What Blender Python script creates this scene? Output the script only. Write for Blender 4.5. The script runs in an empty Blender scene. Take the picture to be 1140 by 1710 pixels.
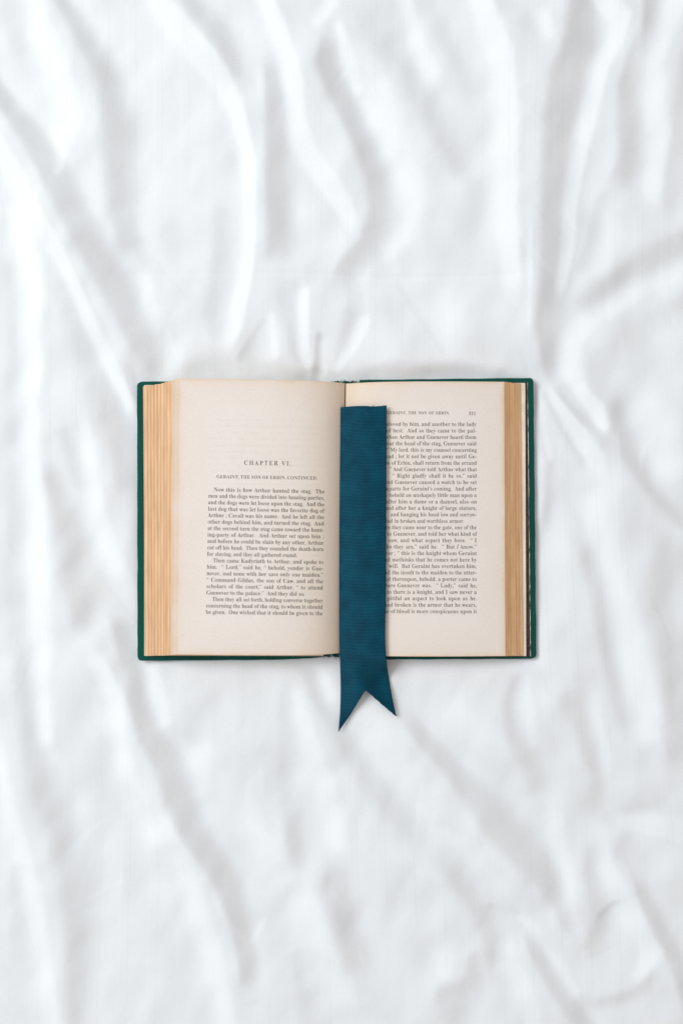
import bpy, math, random
import numpy as np
from mathutils import Vector

scene = bpy.context.scene
random.seed(7)
rng = np.random.default_rng(11)

# ------------------------------------------------------------------ camera, light, exposure
D = 0.6546                     # camera height above the sheet (m)
F = 35.0 / 36.0 * 1710.0       # focal length in photo pixels
cam_data = bpy.data.cameras.new('camera')
cam = bpy.data.objects.new('camera', cam_data)
scene.collection.objects.link(cam)
cam_data.sensor_fit = 'VERTICAL'
cam_data.sensor_height = 36.0
cam_data.lens = 35.0
cam_data.clip_start = 0.02
cam_data.clip_end = 50.0
cam.location = (0.0, 0.0, D)
cam_data.dof.use_dof = True
cam_data.dof.focus_distance = D - 0.015
cam_data.dof.aperture_fstop = 2.8
scene.camera = cam

world = bpy.data.worlds.new('World')
scene.world = world
world.use_nodes = True
bg = world.node_tree.nodes['Background']
bg.inputs['Color'].default_value = (1.0, 0.965, 0.965, 1)
bg.inputs['Strength'].default_value = 0.57

def window_light(name, loc, target, sx, sy, power, color):
    l = bpy.data.lights.new(name, 'AREA')
    l.shape = 'RECTANGLE'
    l.size, l.size_y = sx, sy
    l.energy = power
    l.color = color
    o = bpy.data.objects.new(name, l)
    scene.collection.objects.link(o)
    o.location = loc
    o.rotation_euler = (Vector(target) - Vector(loc)).to_track_quat('-Z', 'Y').to_euler()
    return o

window_light('window_light', (-1.90, 0.88, 2.0), (0.0, 0.0, 0.0), 1.6, 1.4, 65.5, (0.91, 0.972, 1.0))

scene.view_settings.view_transform = 'Standard'
scene.view_settings.look = 'None'
scene.view_settings.gamma = 1.0
scene.view_settings.exposure = 0.0

# ------------------------------------------------------------------ helpers
def W(px, py, z):
    """world point at height z (m) seen at photo pixel (px, py)"""
    return ((px - 570.0) * (D - z) / F, (855.0 - py) * (D - z) / F, z)

def link(name, verts, faces, mat, parent=None, smooth=True):
    me = bpy.data.meshes.new(name)
    me.from_pydata([tuple(v) for v in verts], [], [tuple(f) for f in faces])
    me.update()
    if smooth:
        me.polygons.foreach_set('use_smooth', [True] * len(me.polygons))
    if mat:
        me.materials.append(mat)
    o = bpy.data.objects.new(name, me)
    scene.collection.objects.link(o)
    if parent:
        o.parent = parent
    return o

def set_uv(o, uv):
    me = o.data
    layer = me.uv_layers.new(name='UVMap')
    idx = np.empty(len(me.loops), dtype=np.int32)
    me.loops.foreach_get('vertex_index', idx)
    layer.data.foreach_set('uv', np.asarray(uv, dtype=np.float32)[idx].ravel())

def grid_faces(nu, nv):
    return [(i * nv + j, (i + 1) * nv + j, (i + 1) * nv + j + 1, i * nv + j + 1)
            for i in range(nu - 1) for j in range(nv - 1)]

def interp(x, xs, ys):
    """smooth (monotone-ish cubic) interpolation"""
    xs = np.asarray(xs, float); ys = np.asarray(ys, float)
    x = np.asarray(x, float)
    m = np.gradient(ys, xs)
    i = np.clip(np.searchsorted(xs, x) - 1, 0, len(xs) - 2)
    h = xs[i + 1] - xs[i]
    t = np.clip((x - xs[i]) / h, 0, 1)
    t2, t3 = t * t, t * t * t
    return ((2 * t3 - 3 * t2 + 1) * ys[i] + (t3 - 2 * t2 + t) * h * m[i]
            + (-2 * t3 + 3 * t2) * ys[i + 1] + (t3 - t2) * h * m[i + 1])

def node_mat(name):
    m = bpy.data.materials.new(name)
    m.use_nodes = True
    nt = m.node_tree
    b = nt.nodes['Principled BSDF']
    return m, nt, b

def N(nt, kind, **kw):
    n = nt.nodes.new(kind)
    for k, v in kw.items():
        if k == 'op':
            n.operation = v
        elif hasattr(n, k) and not isinstance(v, dict):
            setattr(n, k, v)
    for k, v in kw.get('ins', {}).items():
        n.inputs[k].default_value = v
    return n

def ramp(nt, stops, interpolation='LINEAR'):
    r = nt.nodes.new('ShaderNodeValToRGB')
    r.color_ramp.interpolation = interpolation
    els = r.color_ramp.elements
    els[0].position, els[0].color = stops[0]
    els[1].position, els[1].color = stops[-1]
    for p, c in stops[1:-1]:
        e = els.new(p); e.color = c
    return r

def math_node(nt, op, a, b=None):
    n = nt.nodes.new('ShaderNodeMath'); n.operation = op
    for i, v in enumerate((a, b)):
        if v is None: continue
        if isinstance(v, (int, float)): n.inputs[i].default_value = v
        else: nt.links.new(v, n.inputs[i])
    return n.outputs[0]

def mix_col(nt, fac, a, b, blend='MIX'):
    n = nt.nodes.new('ShaderNodeMix'); n.data_type = 'RGBA'; n.blend_type = blend
    for sock, v in ((n.inputs['Factor'], fac), (n.inputs['A'], a), (n.inputs['B'], b)):
        # colour sockets of the Mix node share names with float ones: pick by type
        pass
    cols = [s for s in n.inputs if s.type == 'RGBA']
    facs = [s for s in n.inputs if s.type == 'VALUE']
    for sock, v in ((facs[0], fac), (cols[0], a), (cols[1], b)):
        if isinstance(v, (int, float)): sock.default_value = v
        elif isinstance(v, tuple): sock.default_value = v
        else: nt.links.new(v, sock)
    return [s for s in n.outputs if s.type == 'RGBA'][0]

# ------------------------------------------------------------------ materials
def sheet_material():
    m, nt, b = node_mat('white_cotton')
    tc = nt.nodes.new('ShaderNodeTexCoord')
    sep = nt.nodes.new('ShaderNodeSeparateXYZ'); nt.links.new(tc.outputs['UV'], sep.inputs[0])
    # woven satin stripe: a fine line every 18.4 mm along the cloth
    x = math_node(nt, 'FRACT', math_node(nt, 'MULTIPLY', sep.outputs['X'], 1 / 0.0184))
    d = math_node(nt, 'ABSOLUTE', math_node(nt, 'SUBTRACT', x, 0.5))
    line = ramp(nt, [(0.0, (1, 1, 1, 1)), (0.022, (1, 1, 1, 1)), (0.045, (0, 0, 0, 1))]); nt.links.new(d, line.inputs[0])
    x2 = math_node(nt, 'FRACT', math_node(nt, 'MULTIPLY', math_node(nt, 'ADD', sep.outputs['X'], 0.0055), 1 / 0.0184))
    d2 = math_node(nt, 'ABSOLUTE', math_node(nt, 'SUBTRACT', x2, 0.5))
    line2 = ramp(nt, [(0.0, (1, 1, 1, 1)), (0.03, (1, 1, 1, 1)), (0.06, (0, 0, 0, 1))]); nt.links.new(d2, line2.inputs[0])
    ns = N(nt, 'ShaderNodeTexNoise', ins={'Scale': 9.0, 'Detail': 2.0}); nt.links.new(tc.outputs['UV'], ns.inputs['Vector'])
    vis = ramp(nt, [(0.38, (0.15, 0.15, 0.15, 1)), (0.62, (1, 1, 1, 1))]); nt.links.new(ns.outputs['Fac'], vis.inputs[0])
    fac = math_node(nt, 'MULTIPLY', line.outputs[0], vis.outputs[0])
    fac2 = math_node(nt, 'MULTIPLY', line2.outputs[0], vis.outputs[0])
    c1 = mix_col(nt, math_node(nt, 'MULTIPLY', fac, 0.22), (0.80, 0.815, 0.825, 1), (0.70, 0.715, 0.73, 1))
    c2 = mix_col(nt, math_node(nt, 'MULTIPLY', fac2, 0.25), c1, (0.86, 0.87, 0.88, 1))
    # faint weave mottling
    mp = N(nt, 'ShaderNodeMapping'); mp.inputs['Scale'].default_value = (2600, 420, 1); nt.links.new(tc.outputs['UV'], mp.inputs[0])
    n1 = N(nt, 'ShaderNodeTexNoise', ins={'Scale': 1.0, 'Detail': 2.0}); nt.links.new(mp.outputs[0], n1.inputs['Vector'])
    mp2 = N(nt, 'ShaderNodeMapping'); mp2.inputs['Scale'].default_value = (420, 2600, 1); nt.links.new(tc.outputs['UV'], mp2.inputs[0])
    n2 = N(nt, 'ShaderNodeTexNoise', ins={'Scale': 1.0, 'Detail': 2.0}); nt.links.new(mp2.outputs[0], n2.inputs['Vector'])
    wv = math_node(nt, 'ADD', n1.outputs['Fac'], n2.outputs['Fac'])
    wr = ramp(nt, [(0.35, (0.972, 0.972, 0.974, 1)), (0.65, (1, 1, 1, 1))]); nt.links.new(math_node(nt, 'MULTIPLY', wv, 0.5), wr.inputs[0])
    col = mix_col(nt, 1.0, c2, wr.outputs[0], 'MULTIPLY')
    nt.links.new(col, b.inputs['Base Color'])
    b.inputs['Roughness'].default_value = 0.85
    b.inputs['Specular IOR Level'].default_value = 0.15
    b.inputs['Sheen Weight'].default_value = 0.05
    bp = N(nt, 'ShaderNodeBump', ins={'Strength': 0.12, 'Distance': 0.0002}); nt.links.new(wv, bp.inputs['Height'])
    nt.links.new(bp.outputs[0], b.inputs['Normal'])
    return m

def paper_material():
    """page: cream laid paper, toned towards its edges, light specks (uv: u gutter->fore edge, v foot->head)"""
    m, nt, b = node_mat('aged_paper')
    tc = nt.nodes.new('ShaderNodeTexCoord')
    sep = nt.nodes.new('ShaderNodeSeparateXYZ'); nt.links.new(tc.outputs['UV'], sep.inputs[0])
    u, v = sep.outputs['X'], sep.outputs['Y']
    nz = N(nt, 'ShaderNodeTexNoise', ins={'Scale': 5.0, 'Detail': 4.0}); nt.links.new(tc.outputs['UV'], nz.inputs['Vector'])
    wob = math_node(nt, 'MULTIPLY', math_node(nt, 'SUBTRACT', nz.outputs['Fac'], 0.5), 0.03)
    dv = math_node(nt, 'MINIMUM', v, math_node(nt, 'SUBTRACT', 1.0, v))
    dist = math_node(nt, 'ADD', math_node(nt, 'MINIMUM', dv, math_node(nt, 'MULTIPLY', math_node(nt, 'SUBTRACT', 1.0, u), 0.6)), wob)
    tone = ramp(nt, [(0.0, (0.75, 0.75, 0.75, 1)), (0.008, (0.32, 0.32, 0.32, 1)), (0.03, (0.12, 0.12, 0.12, 1)), (0.12, (0, 0, 0, 1))]); nt.links.new(dist, tone.inputs[0])
    base = mix_col(nt, nz.outputs['Fac'], (0.79, 0.708, 0.645, 1), (0.83, 0.753, 0.695, 1))
    c = mix_col(nt, tone.outputs[0], base, (0.74, 0.535, 0.36, 1))
    # tan tint, stronger towards the gutter
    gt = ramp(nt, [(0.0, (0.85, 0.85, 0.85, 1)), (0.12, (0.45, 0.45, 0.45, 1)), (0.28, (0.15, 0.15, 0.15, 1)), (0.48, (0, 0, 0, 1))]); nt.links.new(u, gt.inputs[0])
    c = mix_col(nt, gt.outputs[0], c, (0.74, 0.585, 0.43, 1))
    sp = N(nt, 'ShaderNodeTexNoise', ins={'Scale': 70.0, 'Detail': 1.0}); nt.links.new(tc.outputs['Object'], sp.inputs['Vector'])
    vo = N(nt, 'ShaderNodeTexVoronoi', ins={'Scale': 85.0}); nt.links.new(tc.outputs['Object'], vo.inputs['Vector'])
    sr = ramp(nt, [(0.0, (1, 1, 1, 1)), (0.035, (0, 0, 0, 1))]); nt.links.new(vo.outputs['Distance'], sr.inputs[0])
    keep = ramp(nt, [(0.55, (0, 0, 0, 1)), (0.62, (1, 1, 1, 1))]); nt.links.new(sp.outputs['Fac'], keep.inputs[0])
    c = mix_col(nt, math_node(nt, 'MULTIPLY', math_node(nt, 'MULTIPLY', sr.outputs[0], keep.outputs[0]), 0.6), c, (0.36, 0.24, 0.15, 1))
    # faint show-through of the type on the page's other side
    lv = math_node(nt, 'FRACT', math_node(nt, 'MULTIPLY', v, 1 / 0.02335))
    lb = ramp(nt, [(0.30, (0, 0, 0, 1)), (0.42, (1, 1, 1, 1)), (0.66, (1, 1, 1, 1)), (0.78, (0, 0, 0, 1))]); nt.links.new(lv, lb.inputs[0])
    mpw = N(nt, 'ShaderNodeMapping'); mpw.inputs['Scale'].default_value = (95, 42.8, 1); nt.links.new(tc.outputs['UV'], mpw.inputs[0])
    nw = N(nt, 'ShaderNodeTexNoise', ins={'Scale': 1.0, 'Detail': 2.0}); nt.links.new(mpw.outputs[0], nw.inputs['Vector'])
    wd = ramp(nt, [(0.42, (0, 0, 0, 1)), (0.52, (1, 1, 1, 1))]); nt.links.new(nw.outputs['Fac'], wd.inputs[0])
    mu = ramp(nt, [(0.12, (0, 0, 0, 1)), (0.14, (1, 1, 1, 1)), (0.80, (1, 1, 1, 1)), (0.82, (0, 0, 0, 1))]); nt.links.new(u, mu.inputs[0])
    mv = ramp(nt, [(0.14, (0, 0, 0, 1)), (0.15, (1, 1, 1, 1)), (0.85, (1, 1, 1, 1)), (0.86, (0, 0, 0, 1))]); nt.links.new(v, mv.inputs[0])
    st_ = math_node(nt, 'MULTIPLY', math_node(nt, 'MULTIPLY', lb.outputs[0], wd.outputs[0]), math_node(nt, 'MULTIPLY', mu.outputs[0], mv.outputs[0]))
    c = mix_col(nt, math_node(nt, 'MULTIPLY', st_, 0.055), c, (0.40, 0.33, 0.29, 1))
    fib = N(nt, 'ShaderNodeTexNoise', ins={'Scale': 900.0, 'Detail': 3.0}); nt.links.new(tc.outputs['Object'], fib.inputs['Vector'])
    fr = ramp(nt, [(0.3, (0.95, 0.95, 0.95, 1)), (0.7, (1, 1, 1, 1))]); nt.links.new(fib.outputs['Fac'], fr.inputs[0])
    c = mix_col(nt, 1.0, c, fr.outputs[0], 'MULTIPLY')
    nt.links.new(c, b.inputs['Base Color'])
    b.inputs['Roughness'].default_value = 0.8
    b.inputs['Specular IOR Level'].default_value = 0.2
    bp = N(nt, 'ShaderNodeBump', ins={'Strength': 0.12, 'Distance': 0.0002}); nt.links.new(fib.outputs['Fac'], bp.inputs['Height'])
    nt.links.new(bp.outputs[0], b.inputs['Normal'])
    return m

def edge_material(name, lo, hi):
    """cut paper edges: browned, each leaf a little different"""
    m, nt, b = node_mat(name)
    geo = nt.nodes.new('ShaderNodeNewGeometry')
    tc = nt.nodes.new('ShaderNodeTexCoord')
    r = ramp(nt, [(0.0, lo), (0.5, tuple(0.5 * (a + c) for a, c in zip(lo, hi))), (1.0, hi)]); nt.links.new(geo.outputs['Random Per Island'], r.inputs[0])
    mp = N(nt, 'ShaderNodeMapping'); mp.inputs['Scale'].default_value = (500, 45, 500); nt.links.new(tc.outputs['Object'], mp.inputs[0])
    n = N(nt, 'ShaderNodeTexNoise', ins={'Scale': 1.0, 'Detail': 4.0}); nt.links.new(mp.outputs[0], n.inputs['Vector'])
    dk = ramp(nt, [(0.3, (0.84, 0.80, 0.76, 1)), (0.65, (1, 1, 1, 1))]); nt.links.new(n.outputs['Fac'], dk.inputs[0])
    c = mix_col(nt, 1.0, r.outputs[0], dk.outputs[0], 'MULTIPLY')
    sp = N(nt, 'ShaderNodeTexNoise', ins={'Scale': 60.0, 'Detail': 3.0}); nt.links.new(tc.outputs['Object'], sp.inputs['Vector'])
    st = ramp(nt, [(0.55, (0, 0, 0, 1)), (0.75, (1, 1, 1, 1))]); nt.links.new(sp.outputs['Fac'], st.inputs[0])
    c = mix_col(nt, math_node(nt, 'MULTIPLY', st.outputs[0], 0.18), c, (0.42, 0.27, 0.14, 1))
    nt.links.new(c, b.inputs['Base Color'])
    b.inputs['Roughness'].default_value = 0.85
    b.inputs['Specular IOR Level'].default_value = 0.15
    return m

def cloth_material():
    """green book cloth with a fine diagonal grain, rubbed pale along edges and corners (attribute 'wear')"""
    m, nt, b = node_mat('green_book_cloth')
    tc = nt.nodes.new('ShaderNodeTexCoord')
    at = nt.nodes.new('ShaderNodeAttribute'); at.attribute_name = 'wear'
    n = N(nt, 'ShaderNodeTexNoise', ins={'Scale': 420.0, 'Detail': 4.0}); nt.links.new(tc.outputs['Object'], n.inputs['Vector'])
    n0 = N(nt, 'ShaderNodeTexNoise', ins={'Scale': 38.0, 'Detail': 3.0}); nt.links.new(tc.outputs['Object'], n0.inputs['Vector'])
    base = mix_col(nt, n0.outputs['Fac'], (0.0015, 0.056, 0.044, 1), (0.003, 0.096, 0.072, 1))
    wv = N(nt, 'ShaderNodeTexWave', ins={'Scale': 420.0, 'Distortion': 1.2, 'Detail': 1.0, 'Detail Scale': 2.0})
    wv.wave_type = 'BANDS'; wv.bands_direction = 'DIAGONAL'
    nt.links.new(tc.outputs['Object'], wv.inputs['Vector'])
    wr = ramp(nt, [(0.0, (0.72, 0.72, 0.72, 1)), (1.0, (1.12, 1.12, 1.12, 1))]); nt.links.new(wv.outputs['Fac'], wr.inputs[0])
    c = mix_col(nt, 1.0, base, wr.outputs[0], 'MULTIPLY')
    e = math_node(nt, 'SUBTRACT', math_node(nt, 'ADD', math_node(nt, 'MULTIPLY', at.outputs['Fac'], 0.62), n.outputs['Fac']), 0.95)
    wr2 = ramp(nt, [(0.0, (0, 0, 0, 1)), (0.16, (1, 1, 1, 1))]); nt.links.new(e, wr2.inputs[0])
    c = mix_col(nt, math_node(nt, 'MULTIPLY', wr2.outputs[0], 0.75), c, (0.42, 0.46, 0.38, 1))
    nt.links.new(c, b.inputs['Base Color'])
    b.inputs['Roughness'].default_value = 0.7
    b.inputs['Specular IOR Level'].default_value = 0.15
    bp = N(nt, 'ShaderNodeBump', ins={'Strength': 0.5, 'Distance': 0.0003}); nt.links.new(wv.outputs['Fac'], bp.inputs['Height'])
    nt.links.new(bp.outputs[0], b.inputs['Normal'])
    return m

def simple_material(name, col, rough=0.7, spec=0.2, noise=0.0, scale=200.0):
    m, nt, b = node_mat(name)
    b.inputs['Roughness'].default_value = rough
    b.inputs['Specular IOR Level'].default_value = spec
    if noise:
        tc = nt.nodes.new('ShaderNodeTexCoord')
        n = N(nt, 'ShaderNodeTexNoise', ins={'Scale': scale, 'Detail': 4.0}); nt.links.new(tc.outputs['Object'], n.inputs['Vector'])
        lo = tuple(c * (1 - noise) for c in col[:3]) + (1,)
        hi = tuple(min(1, c * (1 + noise)) for c in col[:3]) + (1,)
        r = ramp(nt, [(0.3, lo), (0.7, hi)]); nt.links.new(n.outputs['Fac'], r.inputs[0])
        nt.links.new(r.outputs[0], b.inputs['Base Color'])
    else:
        b.inputs['Base Color'].default_value = col
    return m

def ribbon_material():
    m, nt, b = node_mat('teal_grosgrain')
    tc = nt.nodes.new('ShaderNodeTexCoord')
    n = N(nt, 'ShaderNodeTexNoise', ins={'Scale': 90.0, 'Detail': 3.0}); nt.links.new(tc.outputs['Object'], n.inputs['Vector'])
    r = ramp(nt, [(0.3, (0.0014, 0.047, 0.082, 1)), (0.7, (0.0022, 0.072, 0.116, 1))]); nt.links.new(n.outputs['Fac'], r.inputs[0])
    mp = N(nt, 'ShaderNodeMapping'); mp.inputs['Scale'].default_value = (3500, 900, 1); nt.links.new(tc.outputs['Object'], mp.inputs[0])
    n2 = N(nt, 'ShaderNodeTexNoise', ins={'Scale': 1.0, 'Detail': 2.0}); nt.links.new(mp.outputs[0], n2.inputs['Vector'])
    r2 = ramp(nt, [(0.3, (0.8, 0.8, 0.8, 1)), (0.7, (1.1, 1.1, 1.1, 1))]); nt.links.new(n2.outputs['Fac'], r2.inputs[0])
    nt.links.new(mix_col(nt, 1.0, r.outputs[0], r2.outputs[0], 'MULTIPLY'), b.inputs['Base Color'])
    b.inputs['Roughness'].default_value = 0.5
    b.inputs['Specular IOR Level'].default_value = 0.11
    bp = N(nt, 'ShaderNodeBump', ins={'Strength': 0.25, 'Distance': 0.0001}); nt.links.new(n2.outputs['Fac'], bp.inputs['Height'])
    nt.links.new(bp.outputs[0], b.inputs['Normal'])
    return m

M_sheet = sheet_material()
M_paper = paper_material()
M_edge = edge_material('browned_page_edges', (0.64, 0.39, 0.215, 1), (0.92, 0.645, 0.41, 1))
M_edge_shaded = edge_material('shaded_browned_page_edges', (0.62, 0.36, 0.18, 1), (0.80, 0.52, 0.295, 1))  # right stack faces away from the window: its shade is put into the colour
M_cloth = cloth_material()
M_end = simple_material('dark_marbled_endpaper', (0.045, 0.022, 0.018, 1), 0.6, 0.3, 0.6, 500)
M_flyleaf = simple_material('pale_flyleaf', (0.74, 0.64, 0.52, 1), 0.8, 0.2, 0.08, 120)
M_ink = simple_material('letterpress_ink', (0.12, 0.10, 0.088, 1), 0.75, 0.2, 0.35, 900)
M_ribbon = ribbon_material()
M_thread = simple_material('frayed_thread', (0.12, 0.24, 0.19, 1), 0.8, 0.2, 0.5, 900)

# ------------------------------------------------------------------ the bed sheet: folds traced as slopes, solved into one relief
FOLDS = '''-9 15,0,16 24,60,14 32,110,12
-18 102,0,11 125,35,13 145,75,14 165,110,15 182,140,18 188,190,20 192,240,22 195,300,20 197,350,18 208,400,15 222,440,10
8 62,0,14 72,60,16 105,115,18 122,160,17 128,200,16 118,250,14
7 100,225,10 108,260,8 102,290,7
-17c 0,160,12 30,200,16 60,240,18 88,290,20 112,340,20 140,395,22 168,445,23 200,500,24 222,550,24 236,600,22 246,650,18
14c -5,232,12 30,290,14 60,345,14 85,395,12 110,430,10 132,480,9 152,530,10 175,580,11 197,625,11 212,655,10 228,700,10
-11 95,455,18 120,515,20 143,580,22 165,640,24 185,700,25 200,760,20 214,835,12
13 18,320,14 45,380,16 56,440,17 62,500,17 55,560,16 62,620,15 55,680,15 56,740,15 60,800,16 68,880,16 73,950,18 76,1020,18 72,1090,16 72,1150,14 78,1210,12 86,1260,12
-9 14,420,14 25,500,18 30,580,18 22,640,18 30,760,22 36,860,20 16,950,20 25,1030,20
-15 35,1060,18 48,1150,18 50,1220,16 58,1280,18 74,1330,20 100,1380,20 117,1450,20 124,1530,17 126,1610,15 126,1710,13
10 -2,1240,12 14,1320,13 30,1390,14 46,1440,14 60,1490,14 70,1540,13 78,1600,12 86,1660,13 92,1710,14
-8 28,1450,10 30,1520,11 27,1590,12
-6 12,1670,24
9 143,690,8 155,771,12 164,845,14 172,890,15 190,930,14 212,975,13
-15 70,766,8 90,810,13 106,860,17 120,903,20 126,976,20 137,1035,16 162,1064,12
-9 106,722,8 118,760,10 129,804,10
-17c 192,1020,14 210,1100,14 225,1168,13 245,1225,17 274,1272,21 291,1325,21 318,1390,18 350,1430,17 378,1480,17 396,1540,15 408,1600,13 413,1660,12
11 140,1080,10 180,1120,12 199,1168,11 208,1240,13 220,1300,15 240,1345,17 270,1380,16 300,1410,13 322,1475,15 343,1545,16 362,1610,16 374,1660,15 382,1712,14
-5 150,1180,28 150,1280,28 170,1340,24
7 258,1120,10 268,1160,11 280,1205,9
-5 310,1190,12 322,1240,10
5 340,1255,14 336,1320,12
-7 475,1112,9 473,1160,10 473,1240,12 477,1310,13 482,1370,12 487,1440,10
-5 440,1260,22 450,1330,20
9 487,1132,10 505,1190,12 522,1240,13 545,1310,15 565,1390,15 575,1440,12
-11 503,1108,8 521,1143,10 538,1178,11 560,1213,12 580,1248,15 608,1290,18 643,1332,20 678,1378,20 706,1425,16
7 542,1130,7 552,1165,9
6 594,1231,12 633,1240,18 686,1297,20 714,1336,20 749,1378,16
-14c 672,1192,10 703,1231,12 738,1266,14 770,1308,17 793,1332,22 828,1378,26 863,1413,27 890,1440,24 915,1478,20 940,1528,14 957,1570,10
-14 875,1118,8 858,1138,11 849,1168,13 850,1215,14 868,1255,15 890,1297,15 896,1345,14
7 880,1135,8 878,1185,14 886,1235,14
6 765,1190,24 800,1230,22
-12 950,1140,14 945,1170,18 965,1205,16 985,1255,15 996,1300,13 986,1335,14 957,1372,10
6 986,1130,8 1000,1215,9 1016,1276,9 1014,1326,8
-13 968,900,10 982,950,14 995,1010,13 1010,1075,12 1022,1140,12 1034,1190,12 1050,1232,10
10 976,810,14 1003,888,17 1020,947,17 1038,1005,17 1055,1078,18 1068,1130,19 1084,1185,18 1092,1260,15
-11 1120,880,22 1098,960,26 1095,1020,26 1114,1070,24 1120,1150,22 1127,1230,20 1128,1300,16
-14 1032,650,12 1027,700,16 1042,736,17 1055,771,17 1076,804,14 1095,835,12 1123,858,11 1145,878,11
-7 1045,830,24 1070,890,28
8 1100,700,30 1120,780,22
-10 930,652,6 952,684,8 979,708,9 1003,735,9
11c 913,648,6 938,684,9 968,728,11 997,772,12 1006,812,11
11c 972,652,9 1000,686,11 1010,712,9
-11 908,660,5 928,695,7 950,736,8 970,768,7
11 898,655,4 906,707,5 917,763,5
-15 897,680,6 903,740,8 909,790,9 910,840,8 908,900,7
4 945,830,24 928,900,26 930,1000,24 932,1060,20
-6 970,1125,12
12c 806,0,14 825,53,18 843,105,19 851,210,19 850,316,20 848,360,18 855,430,14 860,500,12
-20c 963,0,24 956,60,27 936,125,28 921,200,29 919,300,28 916,400,27 912,460,25 906,540,22 912,600,15 926,642,11
6 881,360,3 882,480,3 882,560,3
8 908,35,10 914,65,9
-7 873,42,12
10c 1012,-5,14 1042,32,14 1032,70,13 1007,112,13 993,175,14 975,240,14 964,290,13 955,350,12 953,408,11 941,465,9 931,505,7
-16c 1084,0,16 1077,53,16 1057,92,18 1043,140,18 1042,210,20 1043,265,20 1018,316,15
9 1132,10,18 1110,60,16 1091,105,16 1097,170,15 1106,230,14 1094,298,13 1086,355,12
-10 1135,170,12 1128,250,13 1115,320,13 1104,375,10
-8 1002,330,8 986,390,9 968,445,8
5 1031,390,13 1007,450,12
-17 1145,395,18 1100,422,21 1073,438,22 1035,462,22 993,494,20 955,520,16
11 1145,452,15 1110,466,15 1073,482,14 1021,516,14 986,537,14 960,570,14 957,618,14 975,655,12
-9 1140,500,12 1108,516,14 1056,545,16 1020,578,18 997,600,18 993,650,16
-15 312,0,13 340,30,18 368,68,17 391,118,11 415,142,8
12c 268,0,14 300,48,16 335,85,16 375,135,14 398,180,13 411,230,12 421,282,12 421,350,12 421,408,11 411,478,12 397,548,13 378,592,10
-19c 448,98,10 453,140,15 455,200,17 455,270,19 458,330,20 460,400,20 455,450,18
10c 448,0,12 466,45,14 484,95,15 496,150,16 500,210,16 522,263,15 553,305,14 580,347,12 596,388,8
8 533,40,8 556,12,9
-18c 550,50,12 538,105,18 558,150,20 585,195,20 606,246,21 626,300,23 630,350,24 612,405,20 575,440,16 557,480,14
9 567,50,6 580,90,8 600,145,8
-10 625,35,34
9 630,118,14 645,205,22 678,280,26 688,340,26 668,400,20 628,438,14
-12 676,95,13 693,158,17 721,203,18 751,258,17 775,310,13
7 678,-5,9 695,60,10 715,110,11 745,150,10
-6 706,0,12 735,60,12 765,110,12 788,175,12
-6 790,310,14 770,380,16
12c 511,490,9 509,537,10 512,585,9 517,610,7
-9 473,490,14 488,560,15 500,605,14
-18c 530,560,5 531,600,7 524,630,8
9c 539,575,5 542,625,6
-9 584,520,11 570,583,11 561,616,8
10c 612,540,10 590,585,10 567,616,7
-4 661,470,4 703,534,4 738,587,4
-9 590,627,8 640,617,8 700,622,9
-11 690,618,9 760,614,11 830,623,8
-6 672,420,12 675,450,10
-8 410,590,16 435,625,14
-7 437,537,3 415,570,4 398,600,4
7 454,530,5 461,593,6
-12 503,624,10
-9 314,614,14
-9 372,330,13 362,430,13 352,520,13 358,578,10
-6 281,383,14 278,415,14
-7 228,400,9 235,430,9
5 245,470,12 262,540,14
-5 262,450,9 258,500,8
-9 486,1375,12 493,1430,10
-12 545,1435,14 566,1518,18 585,1578,18 588,1645,14
9 505,1470,14 523,1510,14 540,1570,15 565,1635,16 594,1693,16
6 433,1390,14 475,1465,18
-9 507,1630,11 514,1710,14
-6 492,1595,7 497,1630,7
5 440,1542,4 425,1570,4
-6 658,1500,22
-15 740,1430,11 757,1470,13 782,1495,15 803,1525,16 818,1570,17 828,1630,14
-11 788,1598,9 784,1628,11 766,1650,12 735,1651,10
-8 755,1690,16 735,1670,12
7 750,1600,14 745,1625,10
7 758,1378,14 803,1423,15 845,1462,15 872,1505,12
-7 818,1512,4 862,1529,4
8 842,1550,9 856,1613,14 880,1658,15 892,1700,12
-15c 873,1553,8 898,1599,12 926,1648,14 955,1690,14 970,1712,13
6 873,1530,7 901,1567,9 929,1602,9 957,1658,9
7 929,1343,9 937,1420,11 950,1455,11 954,1518,9 968,1567,8
-11 983,1395,13 982,1458,13 1000,1528,13 987,1578,13 995,1620,10
11 1006,1395,10 1014,1448,12 1042,1500,13 1066,1546,14 1091,1590,13 1076,1618,9 1047,1645,9
8 1012,1388,9 1040,1375,10 1091,1380,13 1140,1388,14
-7 1043,1400,11 1034,1420,12
-15c 1056,1458,8 1072,1500,12 1096,1553,14 1120,1595,14 1136,1640,13
-9 1028,1509,4 1000,1530,5
-10 1082,1625,8 1066,1650,10 1038,1666,11 1003,1671,9
-5 1014,1372,9 1050,1358,10 1090,1350,12
3 330,40,40
4 640,560,20
5 760,540,30'''
STEP = 2.5
PX0, PX1, PY0, PY1 = -190.0, 1330.0, -190.0, 1900.0
gx = np.arange(PX0, PX1 + 0.1, STEP)
gy = np.arange(PY0, PY1 + 0.1, STEP)
GX, GY = np.meshgrid(gx, gy)
S = np.zeros_like(GX)

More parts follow.
